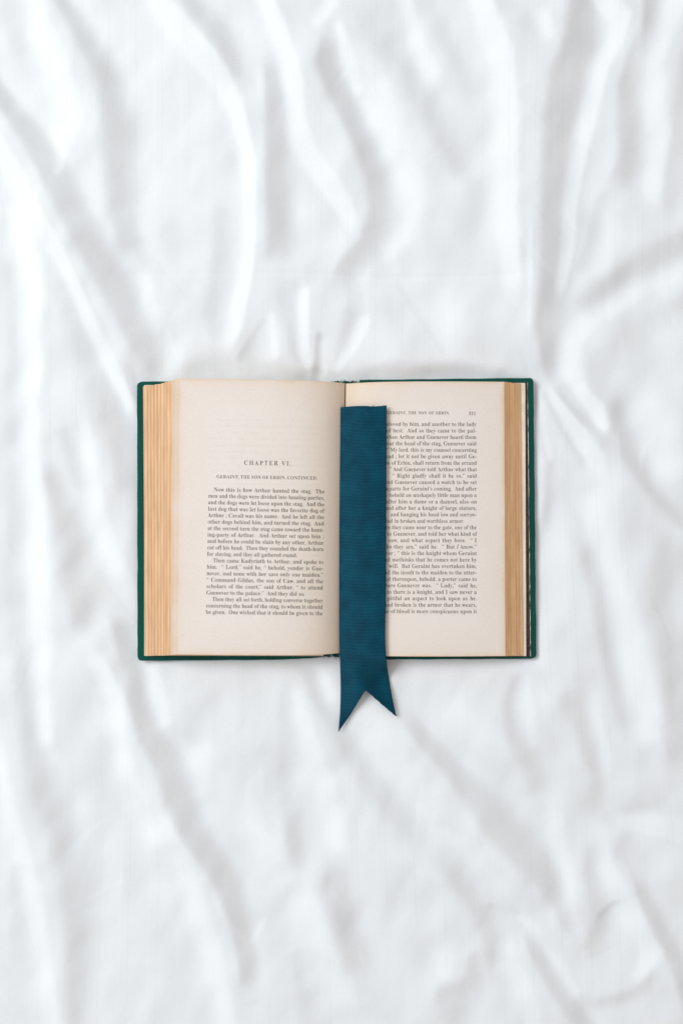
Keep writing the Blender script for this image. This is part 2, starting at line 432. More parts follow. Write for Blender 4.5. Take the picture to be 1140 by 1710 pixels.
def add_fold(amp, pts, crisp=False):
    pts = [np.array(p, float) for p in pts]
    # a fold cut by the picture's frame runs on beyond it
    for end, nxt in ((0, 1), (-1, -2)):
        p = pts[end]
        if len(pts) > 1 and (p[0] < 12 or p[0] > 1128 or p[1] < 12 or p[1] > 1698):
            d = p[:2] - pts[nxt][:2]
            d = d / (np.linalg.norm(d) + 1e-6)
            q = np.array([p[0] + d[0] * 110, p[1] + d[1] * 110, p[2]])
            if end == 0: pts.insert(0, q)
            else: pts.append(q)
    if len(pts) == 1:
        pts.append(pts[0] + np.array([0.1, 0.1, 0]))
    best = np.zeros_like(S)
    seg = [np.linalg.norm(b[:2] - a[:2]) for a, b in zip(pts[:-1], pts[1:])]
    total = sum(seg); run = 0.0
    end = min(0.22 * total, 36.0) + 1e-6        # folds die out towards their ends
    for a, b in zip(pts[:-1], pts[1:]):
        r = 3.0 * max(a[2], b[2])
        i0 = max(0, int((min(a[1], b[1]) - r - PY0) / STEP)); i1 = min(len(gy), int((max(a[1], b[1]) + r - PY0) / STEP) + 2)
        j0 = max(0, int((min(a[0], b[0]) - r - PX0) / STEP)); j1 = min(len(gx), int((max(a[0], b[0]) + r - PX0) / STEP) + 2)
        if i1 <= i0 or j1 <= j0:
            run += np.linalg.norm(b[:2] - a[:2]); continue
        X = GX[i0:i1, j0:j1]; Y = GY[i0:i1, j0:j1]
        d = b[:2] - a[:2]
        t = np.clip(((X - a[0]) * d[0] + (Y - a[1]) * d[1]) / (d @ d + 1e-9), 0, 1)
        w = a[2] + (b[2] - a[2]) * t
        ln = np.linalg.norm(d); s_ = run + ln * t
        fade = np.clip(np.minimum(s_, total - s_) / end, 0, 1) if total > 170 else 1.0
        fade = 0.15 + 0.85 * fade * fade * (3 - 2 * fade) if total > 170 else 1.0
        dist2 = (X - a[0] - d[0] * t) ** 2 + (Y - a[1] - d[1] * t) ** 2
        # crisp towards the fold's crest, soft towards the hollow
        side = ((X - a[0] - d[0] * t) * -0.908 + (Y - a[1] - d[1] * t) * -0.42) * (1 if amp < 0 else -1) / (np.sqrt(dist2) + 1e-6)
        w = w * ((1.18 if amp < 0 else 1.05) - 0.50 * side if crisp else (1.32 if amp < 0 else 1.22) - 0.40 * side)
        q = dist2 / (w * w)
        best[i0:i1, j0:j1] = np.maximum(best[i0:i1, j0:j1], np.exp(-0.85 * q ** (1.7 if crisp else 1.2)) * fade)
        run += ln
    return amp * (0.92 if amp < 0 else 1.42) * best

for row in FOLDS.strip().splitlines():
    f = row.split()
    S += add_fold(float(f[0].rstrip('c')), [tuple(float(v) for v in p.split(',')) for p in f[1:]], f[0].endswith('c'))

# fine creases left by washing and pressing, mostly running with the folds
cr = random.Random(21)
for k in range(170):
    x, y = cr.uniform(-60, 1200), cr.uniform(-60, 1770)
    a = math.radians(cr.gauss(68, 22)) if cr.random() < 0.75 else math.radians(cr.uniform(100, 160))
    ln, w = cr.uniform(25, 110), cr.uniform(2.0, 4.2)
    bend = cr.uniform(-0.25, 0.25)
    pts = [(x + ln * t * math.cos(a + bend * t), y + ln * t * math.sin(a + bend * t), w * (0.35 + 1.3 * t * (1 - t) * 2)) for t in (0, 0.33, 0.66, 1)]
    S += add_fold(cr.choice((-1, 1)) * cr.uniform(1.3, 3.2), pts, True)

def soft_noise(cut_lo, cut_hi, seed):
    r = np.random.default_rng(seed).normal(size=S.shape)
    ky = np.fft.fftfreq(S.shape[0], STEP)[:, None]; kx = np.fft.fftfreq(S.shape[1], STEP)[None, :]
    k = np.hypot(kx * 0.8 + ky * 0.35, (ky * 0.8 - kx * 0.35) * 1.9)
    flt = np.exp(-(k * cut_lo) ** 2) - np.exp(-(k * cut_hi) ** 2)
    o = np.fft.ifft2(np.fft.fft2(r) * flt).real
    return o / o.std()

S += 0.35 * soft_noise(12, 30, 3) + 2.0 * soft_noise(55, 200, 4)

GAIN = 1.0 / 35.0
LXY = (-0.908, 0.42)
def solve_relief(S):
    s = np.flipud(S) * GAIN            # rows now run with world +Y
    pad = 120
    s = np.pad(s, pad, mode='linear_ramp', end_values=0)
    dx = STEP * D / F
    ky = 2 * np.pi * np.fft.fftfreq(s.shape[0], dx)[:, None]; kx = 2 * np.pi * np.fft.fftfreq(s.shape[1], dx)[None, :]
    Dop = -1j * (LXY[0] * kx + LXY[1] * ky)
    k2 = kx * kx + ky * ky
    reg = 0.035 * k2 + 2 * np.pi * 2 * np.pi / 0.35 ** 2 * 0.5
    h = np.fft.ifft2(np.conj(Dop) * np.fft.fft2(s) / (np.abs(Dop) ** 2 + reg)).real
    return h[pad:-pad, pad:-pad]

H = solve_relief(S)
HX0 = (PX0 - 570) * D / F; HY0 = (855 - PY1) * D / F; HD = STEP * D / F
# ironed cross crease and the sharp pleat right of centre, as small real ridges
XX = HX0 + HD * np.arange(H.shape[1])[None, :]; YY = HY0 + HD * np.arange(H.shape[0])[:, None]
cr_y = (855 - (459 + 3 * np.sin(XX * 30) - 4 * np.exp(-((XX + 0.12) / 0.06) ** 2))) * D / F
cr_m = 1 / (1 + np.exp(-(XX + 0.15) / 0.01)) / (1 + np.exp((XX - 0.118) / 0.004))
H = H - 0.00022 * np.exp(-((YY - cr_y) / 0.0011) ** 2) * cr_m

def bilinear(A, x, y):
    fx = np.clip((x - HX0) / HD, 0, A.shape[1] - 1.001); fy = np.clip((y - HY0) / HD, 0, A.shape[0] - 1.001)
    i = fy.astype(int); j = fx.astype(int); a = fy - i; b = fx - j
    return A[i, j] * (1 - a) * (1 - b) + A[i, j + 1] * (1 - a) * b + A[i + 1, j] * a * (1 - b) + A[i + 1, j + 1] * a * b

# footprint of the book, for the cloth pressed flat under it
BX0, _, _ = W(231, 855, 0); BX1, _, _ = W(893, 855, 0)
_, BY1, _ = W(570, 635, 0); _, BY0, _ = W(570, 1102, 0)

def sheet_height(x, y):
    x = np.asarray(x, float); y = np.asarray(y, float)
    h = bilinear(H, x, y)
    ex = 1 / (1 + np.exp((np.abs(x) - 0.285) / 0.012)) / (1 + np.exp((np.abs(y) - 0.395) / 0.012))
    far = 0.004 * (np.sin(x * 61 + 9 * np.sin(y * 7 + 1) + y * 19) + 0.6 * np.sin(x * 103 - y * 28 + 5 * np.sin(y * 11)) + 0.7 * np.sin(y * 23 + x * 9 + 4 * np.sin(x * 8)))
    h = h * ex + far * (1 - ex) + 0.0005
    ox = np.maximum(np.maximum(BX0 - x, x - BX1), 0); oy = np.maximum(np.maximum(BY0 - y, y - BY1), 0)
    d = np.hypot(ox, oy)
    cap = -0.0003 + 0.33 * d
    k = 0.0009
    return np.where(d > 0.06, h, -k * np.logaddexp(-h / k, -cap / k))

def axis(lo, hi, step, far):
    a = list(np.arange(lo, hi + step / 2, step))
    s = step; x = a[-1]; out = []
    while x < far:
        s = min(s * 1.12, 0.02); x += s; out.append(x)
    s = step; x = a[0]; pre = []
    while x > -far:
        s = min(s * 1.12, 0.02); x -= s; pre.append(x)
    return np.array(pre[::-1] + a + out)

ax = axis(-0.235, 0.235, 0.00105, 0.75)
ay = axis(-0.348, 0.348, 0.00115, 0.85)
VX, VY = np.meshgrid(ax, ay, indexing='ij')
VZ = sheet_height(VX, VY)
nx_, ny_ = VX.shape
co = np.stack([VX, VY, VZ], -1).reshape(-1, 3).astype(np.float32)
I = np.arange(nx_ * ny_).reshape(nx_, ny_)
quads = np.stack([I[:-1, :-1], I[1:, :-1], I[1:, 1:], I[:-1, 1:]], -1).reshape(-1, 4).astype(np.int32)
me = bpy.data.meshes.new('bed_sheet')
me.vertices.add(len(co)); me.vertices.foreach_set('co', co.ravel())
me.loops.add(quads.size); me.loops.foreach_set('vertex_index', quads.ravel())
me.polygons.add(len(quads)); me.polygons.foreach_set('loop_start', np.arange(0, quads.size, 4, dtype=np.int32))
me.update(calc_edges=True)
me.polygons.foreach_set('use_smooth', np.ones(len(quads), dtype=bool))
me.materials.append(M_sheet)
sheet = bpy.data.objects.new('bed_sheet', me)
scene.collection.objects.link(sheet)
# cloth coordinates: stripes run up the cloth and lean and sway a little with the folds
su = VX + 0.012 * np.sin(VY * 5.0 + 0.6) * (VX + 0.1) * 4 + 0.25 * (VZ - 0.0005) + 0.010 * np.clip(-VY - 0.1, 0, 1)
set_uv(sheet, np.stack([su, VY], -1).reshape(-1, 2))
sheet['label'] = 'rumpled white cotton bed sheet with faint woven stripes spread under the open book'
sheet['category'] = 'bed sheet'

# ------------------------------------------------------------------ the book
book = bpy.data.objects.new('book', None)
scene.collection.objects.link(book)
book.location = (0, 0, 0)
book['label'] = 'old green cloth-bound book lying open with browned page edges and printed text'
book['category'] = 'book'

# --- page profiles: height above the sheet against fraction of the page width from the gutter
SL = [0.0, 0.03, 0.06, 0.10, 0.16, 0.23, 0.35, 0.6, 0.85, 1.0]
ZL = [0.0062, 0.0088, 0.0108, 0.0129, 0.0150, 0.0165, 0.0177, 0.0182, 0.0177, 0.0170]
SR = [0.0, 0.03, 0.06, 0.10, 0.16, 0.25, 0.40, 0.6, 0.8, 1.0]
ZR = [0.0052, 0.0068, 0.0080, 0.0100, 0.0121, 0.0138, 0.0146, 0.0140, 0.0124, 0.0103]

class Side:
    def __init__(self, s, z, gt, gb, ft, fb, bt, bb, zb):
        self.s, self.z = s, z
        self.gt, self.gb, self.ft, self.fb, self.bt, self.bb, self.zb = gt, gb, ft, fb, bt, bb, zb
    def corners(self, t):
        """fore-edge corners (head, foot) of the leaf at stack level t (0 bottom, 1 top)"""
        e = t ** 0.9
        z = self.zb + (self.z[-1] - self.zb) * t
        h = [self.bt[k] + (self.ft[k] - self.bt[k]) * (e if k == 0 else t ** 1.4) for k in (0, 1)]
        f = [self.bb[k] + (self.fb[k] - self.bb[k]) * (e if k == 0 else t ** 1.4) for k in (0, 1)]
        return np.array(W(h[0], h[1], z)), np.array(W(f[0], f[1], z))
    def leaf(self, t, lift=0.0, push=0.0, ns=26, nv=9, smax=1.0, sag=0.0):
        """grid of points over one leaf; [i over s][j over v foot->head]"""
        fh, ff = self.corners(t)
        zg = self.z[0]
        gh = np.array(W(self.gt[0], self.gt[1], zg)); gf = np.array(W(self.gb[0], self.gb[1], zg))
        ss = np.linspace(0, 1, ns) ** 1.5
        P = np.zeros((ns, nv, 3))
        for i, s in enumerate(ss):
            prof = interp(s, self.s, self.z)
            low = self.zb - 0.0006 * (1 - s)
            z = low + (prof - low) * t + lift
            for j in range(nv):
                v = j / (nv - 1)
                g = gf + (gh - gf) * v; f = ff + (fh - ff) * v
                p = g + (f - g) * s * (1 + push)
                P[i, j] = (p[0], p[1], z + sag * math.sin(math.pi * v) * s)
        return P, ss

LEFT = Side(SL, ZL, (575.5, 640.0), (567.0, 1090.5), (297.5, 632.0), (294.5, 1093.0), (236.3, 645.5), (239.5, 1095.0), 0.0042)
RIGHT = Side(SR, ZR, (577.0, 641.0), (568.5, 1092.0), (840.0, 637.5), (842.0, 1095.5), (870.0, 640.5), (874.5, 1094.5), 0.0042)

def slab(P, th):
    """closed thin sheet from a grid of top points"""
    ns, nv, _ = P.shape
    top = P.reshape(-1, 3); bot = top - np.array([0, 0, th])
    n = ns * nv
    V = np.vstack([top, bot])
    Fc = []
    for i in range(ns - 1):
        for j in range(nv - 1):
            a, b, c, d = i * nv + j, (i + 1) * nv + j, (i + 1) * nv + j + 1, i * nv + j + 1
            Fc.append((a, b, c, d)); Fc.append((a + n, d + n, c + n, b + n))
    for i in range(ns - 1):
        for j in (0, nv - 1):
            a, b = i * nv + j, (i + 1) * nv + j
            Fc.append((a, a + n, b + n, b) if j == 0 else (a, b, b + n, a + n))
    for j in range(nv - 1):
        for i in (0, ns - 1):
            a, b = i * nv + j, i * nv + j + 1
            Fc.append((a, b, b + n, a + n) if i == 0 else (a, a + n, b + n, b))
    return V, Fc

def fix_normals(o):
    import bmesh
    bm = bmesh.new(); bm.from_mesh(o.data)
    bmesh.ops.recalc_face_normals(bm, faces=bm.faces)
    bm.to_mesh(o.data); bm.free()

def flat_edges(o, ang=0.7):
    o.data.update()
    o.data.set_sharp_from_angle(angle=ang)

def gathering(side, t0, t1, n, kind, jit):
    V, Fc = [], []
    shift = random.uniform(-0.25, 0.25) * jit
    for k in range(n):
        t = t0 + (t1 - t0) * (k + 0.5) / n
        push = shift + random.uniform(-1, 1) * jit
        P, _ = side.leaf(t, push=push, ns=9, nv=4)
        # cut ends waver by a hair
        for j in range(4):
            P[:, j, 0] += random.uniform(-0.00006, 0.00006)
        P[:, -1, 1] += random.uniform(-0.0004, 0.0002); P[:, 0, 1] += random.uniform(-0.0002, 0.0004)
        th = 0.00011
        v, f = slab(P, th)
        off = sum(len(x) for x in V)
        V.append(v); Fc += [tuple(q + off for q in g) for g in f]
    o = link(kind, np.vstack(V), Fc, M_edge if side is LEFT else M_edge_shaded, book)
    fix_normals(o); flat_edges(o)
    return o

# left stack: nine sewn gatherings fan out towards the fore edge
nL = 9
for k in range(nL):
    a, b = 0.02 + 0.80 * k / nL, 0.02 + 0.80 * (k + (0.80 if k == 1 else 0.93)) / nL
    gathering(LEFT, a, b, 11, 'page_gathering', 0.0030)
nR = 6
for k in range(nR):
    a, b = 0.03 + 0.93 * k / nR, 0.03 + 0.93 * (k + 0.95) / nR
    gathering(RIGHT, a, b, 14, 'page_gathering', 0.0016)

def single_leaf(side, name, t, lift, push, mat=M_paper, ns=40, nv=21, th=0.00012):
    P, ss = side.leaf(t, lift=lift, push=push, ns=ns, nv=nv)
    # uneven hand-cut fore edge
    V, Fc = slab(P, th)
    o = link(name, V, Fc, mat, book)
    uv = [(s, j / (nv - 1)) for s in ss for j in range(nv)]
    set_uv(o, uv + uv)
    fix_normals(o); flat_edges(o)
    return o

for t, push in ((0.845, 0.004), (0.875, -0.004), (0.905, 0.006), (0.935, 0.0), (0.965, 0.012), (0.982, 0.004)):
    single_leaf(LEFT, 'leaf', t, 0.0, push, ns=20, nv=7)
for t, push in ((0.975, 0.002), (0.988, 0.004)):
    single_leaf(RIGHT, 'leaf', t, 0.0, push, ns=20, nv=7)
page_l = single_leaf(LEFT, 'page', 1.0, 0.0, 0.0)
page_r = single_leaf(RIGHT, 'page', 1.0, 0.0, 0.0)
page_l['label'] = 'cream left page opening a chapter below a wide blank head'
page_r['label'] = 'cream right page full of text, partly under the ribbon'

# --- boards
def board(name, outline, z0, z1, bevel, tilt=None):
    """flat board with a rounded rim; outline = list of pixel corners (clockwise), rounded"""
    pts = [np.array(W(p[0], p[1], z1)[:2]) for p in outline]
    rad = [p[2] for p in outline]
    ring = []
    n = len(pts)
    for i in range(n):
        p, a, b = pts[i], pts[i - 1], pts[(i + 1) % n]
        r = rad[i]
        if r <= 0:
            ring.append(p); continue
        da = (a - p) / np.linalg.norm(a - p); db = (b - p) / np.linalg.norm(b - p)
        for k in range(7):
            u = k / 6
            q = (1 - u) ** 2 * (p + da * r) + 2 * u * (1 - u) * p + u * u * (p + db * r)
            ring.append(q)
    # subdivide long edges so the rim can waver
    fine = []
    for i in range(len(ring)):
        a, b = ring[i], ring[(i + 1) % len(ring)]
        m = max(1, int(np.linalg.norm(b - a) / 0.004))
        for k in range(m):
            fine.append(a + (b - a) * k / m)
    ring = np.array(fine)
    c = ring.mean(0)
    nr = len(ring)
    tang = np.roll(ring, -1, 0) - np.roll(ring, 1, 0)
    nrm = np.stack([tang[:, 1], -tang[:, 0]], 1); nrm /= np.linalg.norm(nrm, axis=1)[:, None]
    if ((ring - c) * nrm).sum() < 0: nrm = -nrm
    ring = ring + nrm * (0.00012 * np.sin(np.arange(nr) * 0.9)[:, None] * 0.6 + rng.normal(size=(nr, 1)) * 0.00005)
    layers = []
    prof = []
    for k in range(5):
        a = math.pi / 2 * k / 4
        prof.append((-bevel + bevel * math.cos(a), z1 - bevel + bevel * math.sin(a)))
    prof = prof[::-1]
    lower = [(-bevel + bevel * math.cos(math.pi / 2 * k / 4), z0 + bevel - bevel * math.sin(math.pi / 2 * k / 4)) for k in range(5)]
    V, wear = [], []
    corner = np.array([min(np.linalg.norm(p - q) for q, r in zip(pts, rad) if r > 0) for p in ring])
    for off, z in prof + lower:
        for i in range(nr):
            q = ring[i] + nrm[i] * off
            V.append((q[0], q[1], z + (tilt(q[0], q[1]) if tilt else 0)))
            rim = 1 - abs((z - (z0 + z1) / 2)) / ((z1 - z0) / 2)
            wear.append(0.35 * rim + 0.75 * math.exp(-(corner[i] / 0.0045) ** 2))
    L = len(prof + lower)
    Fc = [(k * nr + i, k * nr + (i + 1) % nr, (k + 1) * nr + (i + 1) % nr, (k + 1) * nr + i) for k in range(L - 1) for i in range(nr)]
    Fc.append(tuple(range(nr))); Fc.append(tuple(range((L - 1) * nr, L * nr))[::-1])
    o = link(name, V, Fc, M_cloth, book)
    a = o.data.attributes.new('wear', 'FLOAT', 'POINT'); a.data.foreach_set('value', np.array(wear, dtype=np.float32))
    fix_normals(o); flat_edges(o, 0.9)
    return o

cl = board('cover_board', [(228.6, 636.6, 0.0040), (556, 637.5, 0), (551, 1096.5, 0), (520, 1099.5, 0), (470, 1102.0, 0), (229.3, 1104.0, 0.0032)], 0.0004, 0.0032, 0.0011)
cl['label'] = 'green cloth front board with rubbed pale corners'
cr = board('cover_board', [(600, 634.0, 0), (890.5, 630.5, 0.0030), (895.5, 1100.5, 0.0036), (592, 1102.0, 0)], 0.0004, 0.0032, 0.0011)
cr['label'] = 'green cloth back board showing wide along the fore edge'

# --- spine: a shallow curved strip of the same cloth between the boards
V = []
nu, nv = 19, 24
for i in range(nu):
    u = i / (nu - 1)
    for j in range(nv):
        v = j / (nv - 1)
        px = 553 + (603 - 553) * u - 8.0 * v
        py = 636.5 + (1097.0 - 636.5) * v + (0.7 * math.sin(u * 23) + 0.5 * math.sin(u * 51)) * (1 if j in (0, nv - 1) else 0)
        z = 0.0028 - 0.0016 * math.sin(math.pi * u)
        V.append(W(px, py, z))
Vb, Fc = slab(np.array(V).reshape(nu, nv, 3), 0.0007)
sp = link('spine', Vb, Fc, M_cloth, book)
a = sp.data.attributes.new('wear', 'FLOAT', 'POINT')
wv = np.array([0.9 if (k % (nu * nv)) % nv in (0, nv - 1) else 0.1 for k in range(len(Vb))], dtype=np.float32)
a.data.foreach_set('value', wv)
fix_normals(sp); flat_edges(sp)

def tube(pts, r, seg=5):
    V, Fc = [], []
    pts = [Vector(p) for p in pts]
    for i, p in enumerate(pts):
        d = (pts[min(i + 1, len(pts) - 1)] - pts[max(i - 1, 0)]).normalized()
        s = d.orthogonal().normalized(); q = d.cross(s)
        rr = r * (1 - 0.6 * i / (len(pts) - 1))
        for k in range(seg):
            a = 2 * math.pi * k / seg
            V.append(p + s * rr * math.cos(a) + q * rr * math.sin(a))
    for i in range(len(pts) - 1):
        for k in range(seg):
            Fc.append((i * seg + k, i * seg + (k + 1) % seg, (i + 1) * seg + (k + 1) % seg, (i + 1) * seg + k))
    return V, Fc

V, Fc = [], []
for k in range(34):
    head = k < 24
    px = random.uniform(562, 625) if head else random.uniform(528, 566)
    py = 637.0 if head else 1097.5
    p = [px, py, 0.0022]
    pts = []
    ang = random.uniform(-0.6, 0.6)
    ln = random.uniform(2, 5.5)
    for s in range(4):
        u = s / 3
        pts.append(W(px + ln * u * math.sin(ang + u), py + (-1 if head else 1) * ln * u * 0.7, 0.0024 + 0.0012 * math.sin(u * 2.5 + ang)))
    v, f = tube(pts, random.uniform(0.00007, 0.00014))
    off = len(V); V += v; Fc += [tuple(q + off for q in g) for g in f]
fr = link('frayed_threads', V, Fc, M_thread, sp)
fr['kind'] = 'stuff'

# --- dark endpaper pasted in the right board and the pale flyleaf over it
def flat_sheet(name, quad, z, th, mat, n=24, curl=0.0, ragged=0.0):
    V = []
    for i in range(5):
        u = i / 4
        for j in range(n):
            v = j / (n - 1)
            a = [quad[0][k] + (quad[1][k] - quad[0][k]) * u for k in (0, 1)]
            b = [quad[3][k] + (quad[2][k] - quad[3][k]) * u for k in (0, 1)]
            px = a[0] + (b[0] - a[0]) * v + (random.uniform(-ragged, ragged) if i == 4 else 0)
            py = a[1] + (b[1] - a[1]) * v
            V.append(W(px, py, z + curl * max(0, u - 0.9) * 10))
    Vb, Fc = slab(np.array(V).reshape(5, n, 3), th)
    o = link(name, Vb, Fc, mat, book)
    fix_normals(o); flat_edges(o)
    return o

flat_sheet('endpaper', [(620, 637.5), (880, 638.5), (885.0, 1097.0), (620, 1097.5)], 0.00335, 0.00012, M_end, ragged=0.35)
flat_sheet('endpaper_edge', [(879.9, 639), (880.4, 639), (885.3, 1096), (884.8, 1096)], 0.00342, 0.00012, M_flyleaf, n=60, ragged=0.5)
flat_sheet('flyleaf', [(620, 639.5), (876.3, 639.5), (878.0, 1095.5), (620, 1096.0)], 0.0039, 0.00014, M_flyleaf, ragged=0.1)
flat_sheet('endpaper', [(540, 640), (240.8, 643.0), (241.0, 1095.0), (540, 1095.5)], 0.00335, 0.00012, M_flyleaf)

# ------------------------------------------------------------------ print
def serif_char(c):
    """the serif letter forms that Blender's own built-in text can set"""
    if 'A' <= c <= 'Z': return chr(0x1D400 + ord(c) - 65)
    if 'a' <= c <= 'z': return chr(0x1D41A + ord(c) - 97)
    if '0' <= c <= '9': return chr(0x1D7CE + ord(c) - 48)
    if c == '_': return chr(0x1D434 + 8)     # italic capital I
    return c

def text_mesh(body):
    cu = bpy.data.curves.new('type', 'FONT')
    cu.body = body; cu.resolution_u = 2
    ob = bpy.data.objects.new('type', cu)
    scene.collection.objects.link(ob)
    bpy.context.view_layer.update()
    me = ob.to_mesh()
    P = np.array([v.co[:2] for v in me.vertices]).reshape(-1, 2)
    T = [tuple(p.vertices) for p in me.polygons]
    ob.to_mesh_clear()
    bpy.data.objects.remove(ob); bpy.data.curves.remove(cu)
    return P, T

def make_glyph(c, pair_width):
    H_ = serif_char('H')
    g = serif_char(c)
    adv = text_mesh(H_ + g + H_)[0][:, 0].max() - pair_width
    P, T = text_mesh(g)
    tris = [(f[0], f[k], f[k + 1]) for f in T for k in range(1, len(f) - 1)]
    # join doubled outline points, then draw the thick stems in sideways a little: lighter, old-style type
    key, remap, NV = {}, {}, []
    for k, p in enumerate(P):
        q = (round(p[0] * 2000), round(p[1] * 2000))
        if q not in key: key[q] = len(NV); NV.append(p)
        remap[k] = key[q]
    out = []
    for t in tris:
        t = tuple(remap[k] for k in t)
        if len(set(t)) < 3: continue
        a, b_, d = (NV[k] for k in t)
        if (b_[0] - a[0]) * (d[1] - a[1]) - (b_[1] - a[1]) * (d[0] - a[0]) < 0: t = (t[0], t[2], t[1])
        out.append(t)
    edges = {(t[k], t[(k + 1) % 3]) for t in out for k in range(3)}
    nrm = np.zeros((len(NV), 2))
    for a, b_ in edges:
        if (b_, a) not in edges:
            d = NV[b_] - NV[a]; d = d / (np.hypot(*d) or 1)
            nrm[a] += (d[1], -d[0]); nrm[b_] += (d[1], -d[0])
    nrm /= np.maximum(np.hypot(nrm[:, 0], nrm[:, 1]), 1e-6)[:, None]
    Q = np.array(NV)
    if c.isalnum(): Q[:, 0] -= THIN * nrm[:, 0]
    return adv, Q, np.array(out)

THIN = 0.016
FONT = {}
PAIR = text_mesh(serif_char('H') * 2)[0][:, 0].max()
for c in "ABCDEFGHIJKLMNOPQRSTUVWXYZabcdefghijklmnopqrstuvwxyz0123456789.,;-'\u201c\u201d_":
    FONT[c] = make_glyph(c, PAIR)

def page_points(side, px, py):
    """points of the page's upper face under a print layout given in photo pixels"""
    px = np.asarray(px, float); py = np.asarray(py, float)
    z = np.full(px.shape, 0.014)
    gh = np.array(W(side.gt[0], side.gt[1], side.z[0])); gf = np.array(W(side.gb[0], side.gb[1], side.z[0]))
    fh, ff = side.corners(1.0)
    for _ in range(8):
        x, y, _z = W(px, py, z)
        v = (y - ff[1]) / (fh[1] - ff[1])
        g = gf[0] + (gh[0] - gf[0]) * v; f = ff[0] + (fh[0] - ff[0]) * v
        z = interp(np.clip((x - g) / (f - g), 0, 1), side.s, side.z)
    return np.stack([x, y, z], -1)

def layout(text, em, track=0.0):
    """natural run of (glyph, x offset) and word gaps, in em units"""
    words = []
    for w in text.split(' '):
        run, x = [], 0.0
        for c in w:
            adv, P, T = FONT[c]
            run.append((c, x)); x += adv + track
        words.append((run, x - track))
    return words

class Print:
    def __init__(self, side): self.side, self.V, self.F, self.xy = side, [], [], []
    def line(self, text, x0, y0, x1, y1, em, track=0.0, hscale=1.0, justify=True):
        """set one line from (x0, y0) to (x1, y1); '~' in the text is a wider gap"""
        text = text.replace('~', '  ')
        words = layout(text, em, track)
        nat = sum(w for _, w in words) * em * hscale
        gaps = len(words) - 1
        gap = ((x1 - x0) - nat) / gaps if gaps else 0
        if justify and gaps and gap < 0.24 * em:
            hs = (x1 - x0 - gaps * 0.24 * em) / (nat / hscale)
            hscale = hs; gap = 0.24 * em
        elif not gaps and nat > 0 and justify:
            hscale *= (x1 - x0) / nat
        if not justify: gap = 0.25 * em
        x = x0
        wob = random.uniform(-0.06, 0.06)
        for run, w in words:
            for c, ox in run:
                adv, P, T = FONT[c]
                off = len(self.xy)
                gy = random.uniform(-0.08, 0.08)
                for p in P:
                    qx = x + (ox + p[0]) * em * hscale
                    u = (qx - x0) / (x1 - x0 + 1e-9)
                    qy = y0 + (y1 - y0) * u - p[1] * em + wob + gy
                    self.xy.append((qx, qy))
                self.F += [tuple(int(k) + off for k in t) for t in T]
            x += w * em * hscale + gap
        return x
    def build(self, name, parent, label=None):
        q = np.array(self.xy)
        V = page_points(self.side, q[:, 0], q[:, 1]) + np.array([0, 0, 0.00006])
        o = link(name, V, self.F, M_ink, parent, smooth=False)
        if label: o['label'] = label
        return o

EM = 9.7
left_lines = [
    (13, 'Now this is how Arthur hunted the stag.~The', 1), (0, 'men and the dogs were divided into hunting-parties,', 1),
    (0, 'and the dogs were let loose upon the stag.~And the', 1), (0, 'last dog that was let loose was the favorite dog of', 1),
    (0, 'Arthur ; Cavall was his name.~And he left all the', 1), (0, 'other dogs behind him, and turned the stag.~And', 1),
    (0, 'at the second turn the stag came toward the hunt-', 1), (0, 'ing-party of Arthur.~And Arthur set upon him ;', 1),
    (0, 'and before he could be slain by any other, Arthur', 1), (0, 'cut off his head.~Then they sounded the death-horn', 1),
    (0, 'for slaying, and they all gathered round.', 0.775),
    (10, 'Then came Kadyriath to Arthur, and spoke to', 1), (0, 'him.~“ Lord,” said he, “ behold, yonder is Gue-', 1),
    (0, 'never, and none with her save only one maiden.”', 1), (0, '“ Command Gildas, the son of Caw, and all the', 1),
    (0, 'scholars of the court,” said Arthur, “ to attend', 1), (0, 'Guenever to the palace.”~And they did so.', 0.845),
    (10, 'Then they all set forth, holding converse together', 1), (0, 'concerning the head of the stag, to whom it should', 1),
    (0, 'be given.~One wished that it should be given to the', 1)]
pr = Print(LEFT)
for i, (ind, txt, frac) in enumerate(left_lines):
    k = i / (len(left_lines) - 1)
    xl = 348.0 + (343.8 - 348.0) * k; xr = 541.8 + (538.6 - 541.8) * k
    yl = 820.3 + (1025.0 - 820.3) * k; yr = 824.0 + (1027.6 - 824.0) * k
    if ind == 13: xl -= 4
    xe = xl + (xr - xl) * frac
    pr.line(txt, xl + ind * 1.0, yl + (yr - yl) * ind / (xr - xl), xe, yl + (yr - yl) * frac, EM, hscale=0.95)
pr.build('printed_text', page_l, 'body of the chapter, twenty lines of small serif type')
pr = Print(LEFT); pr.line('CHAPTER VI.', 407.5, 776.2, 486.0, 777.4, 10.6, track=0.20, hscale=0.90)
pr.build('chapter_heading', page_l, 'letterspaced words CHAPTER VI.')
pr = Print(LEFT); pr.line('GERAINT, THE SON OF ERBIN, CONTINUED.', 361.5, 798.4, 530.0, 801.0, 7.9, track=0.04, hscale=0.98)
pr.build('chapter_title', page_l, 'small capitals GERAINT, THE SON OF ERBIN, CONTINUED.')

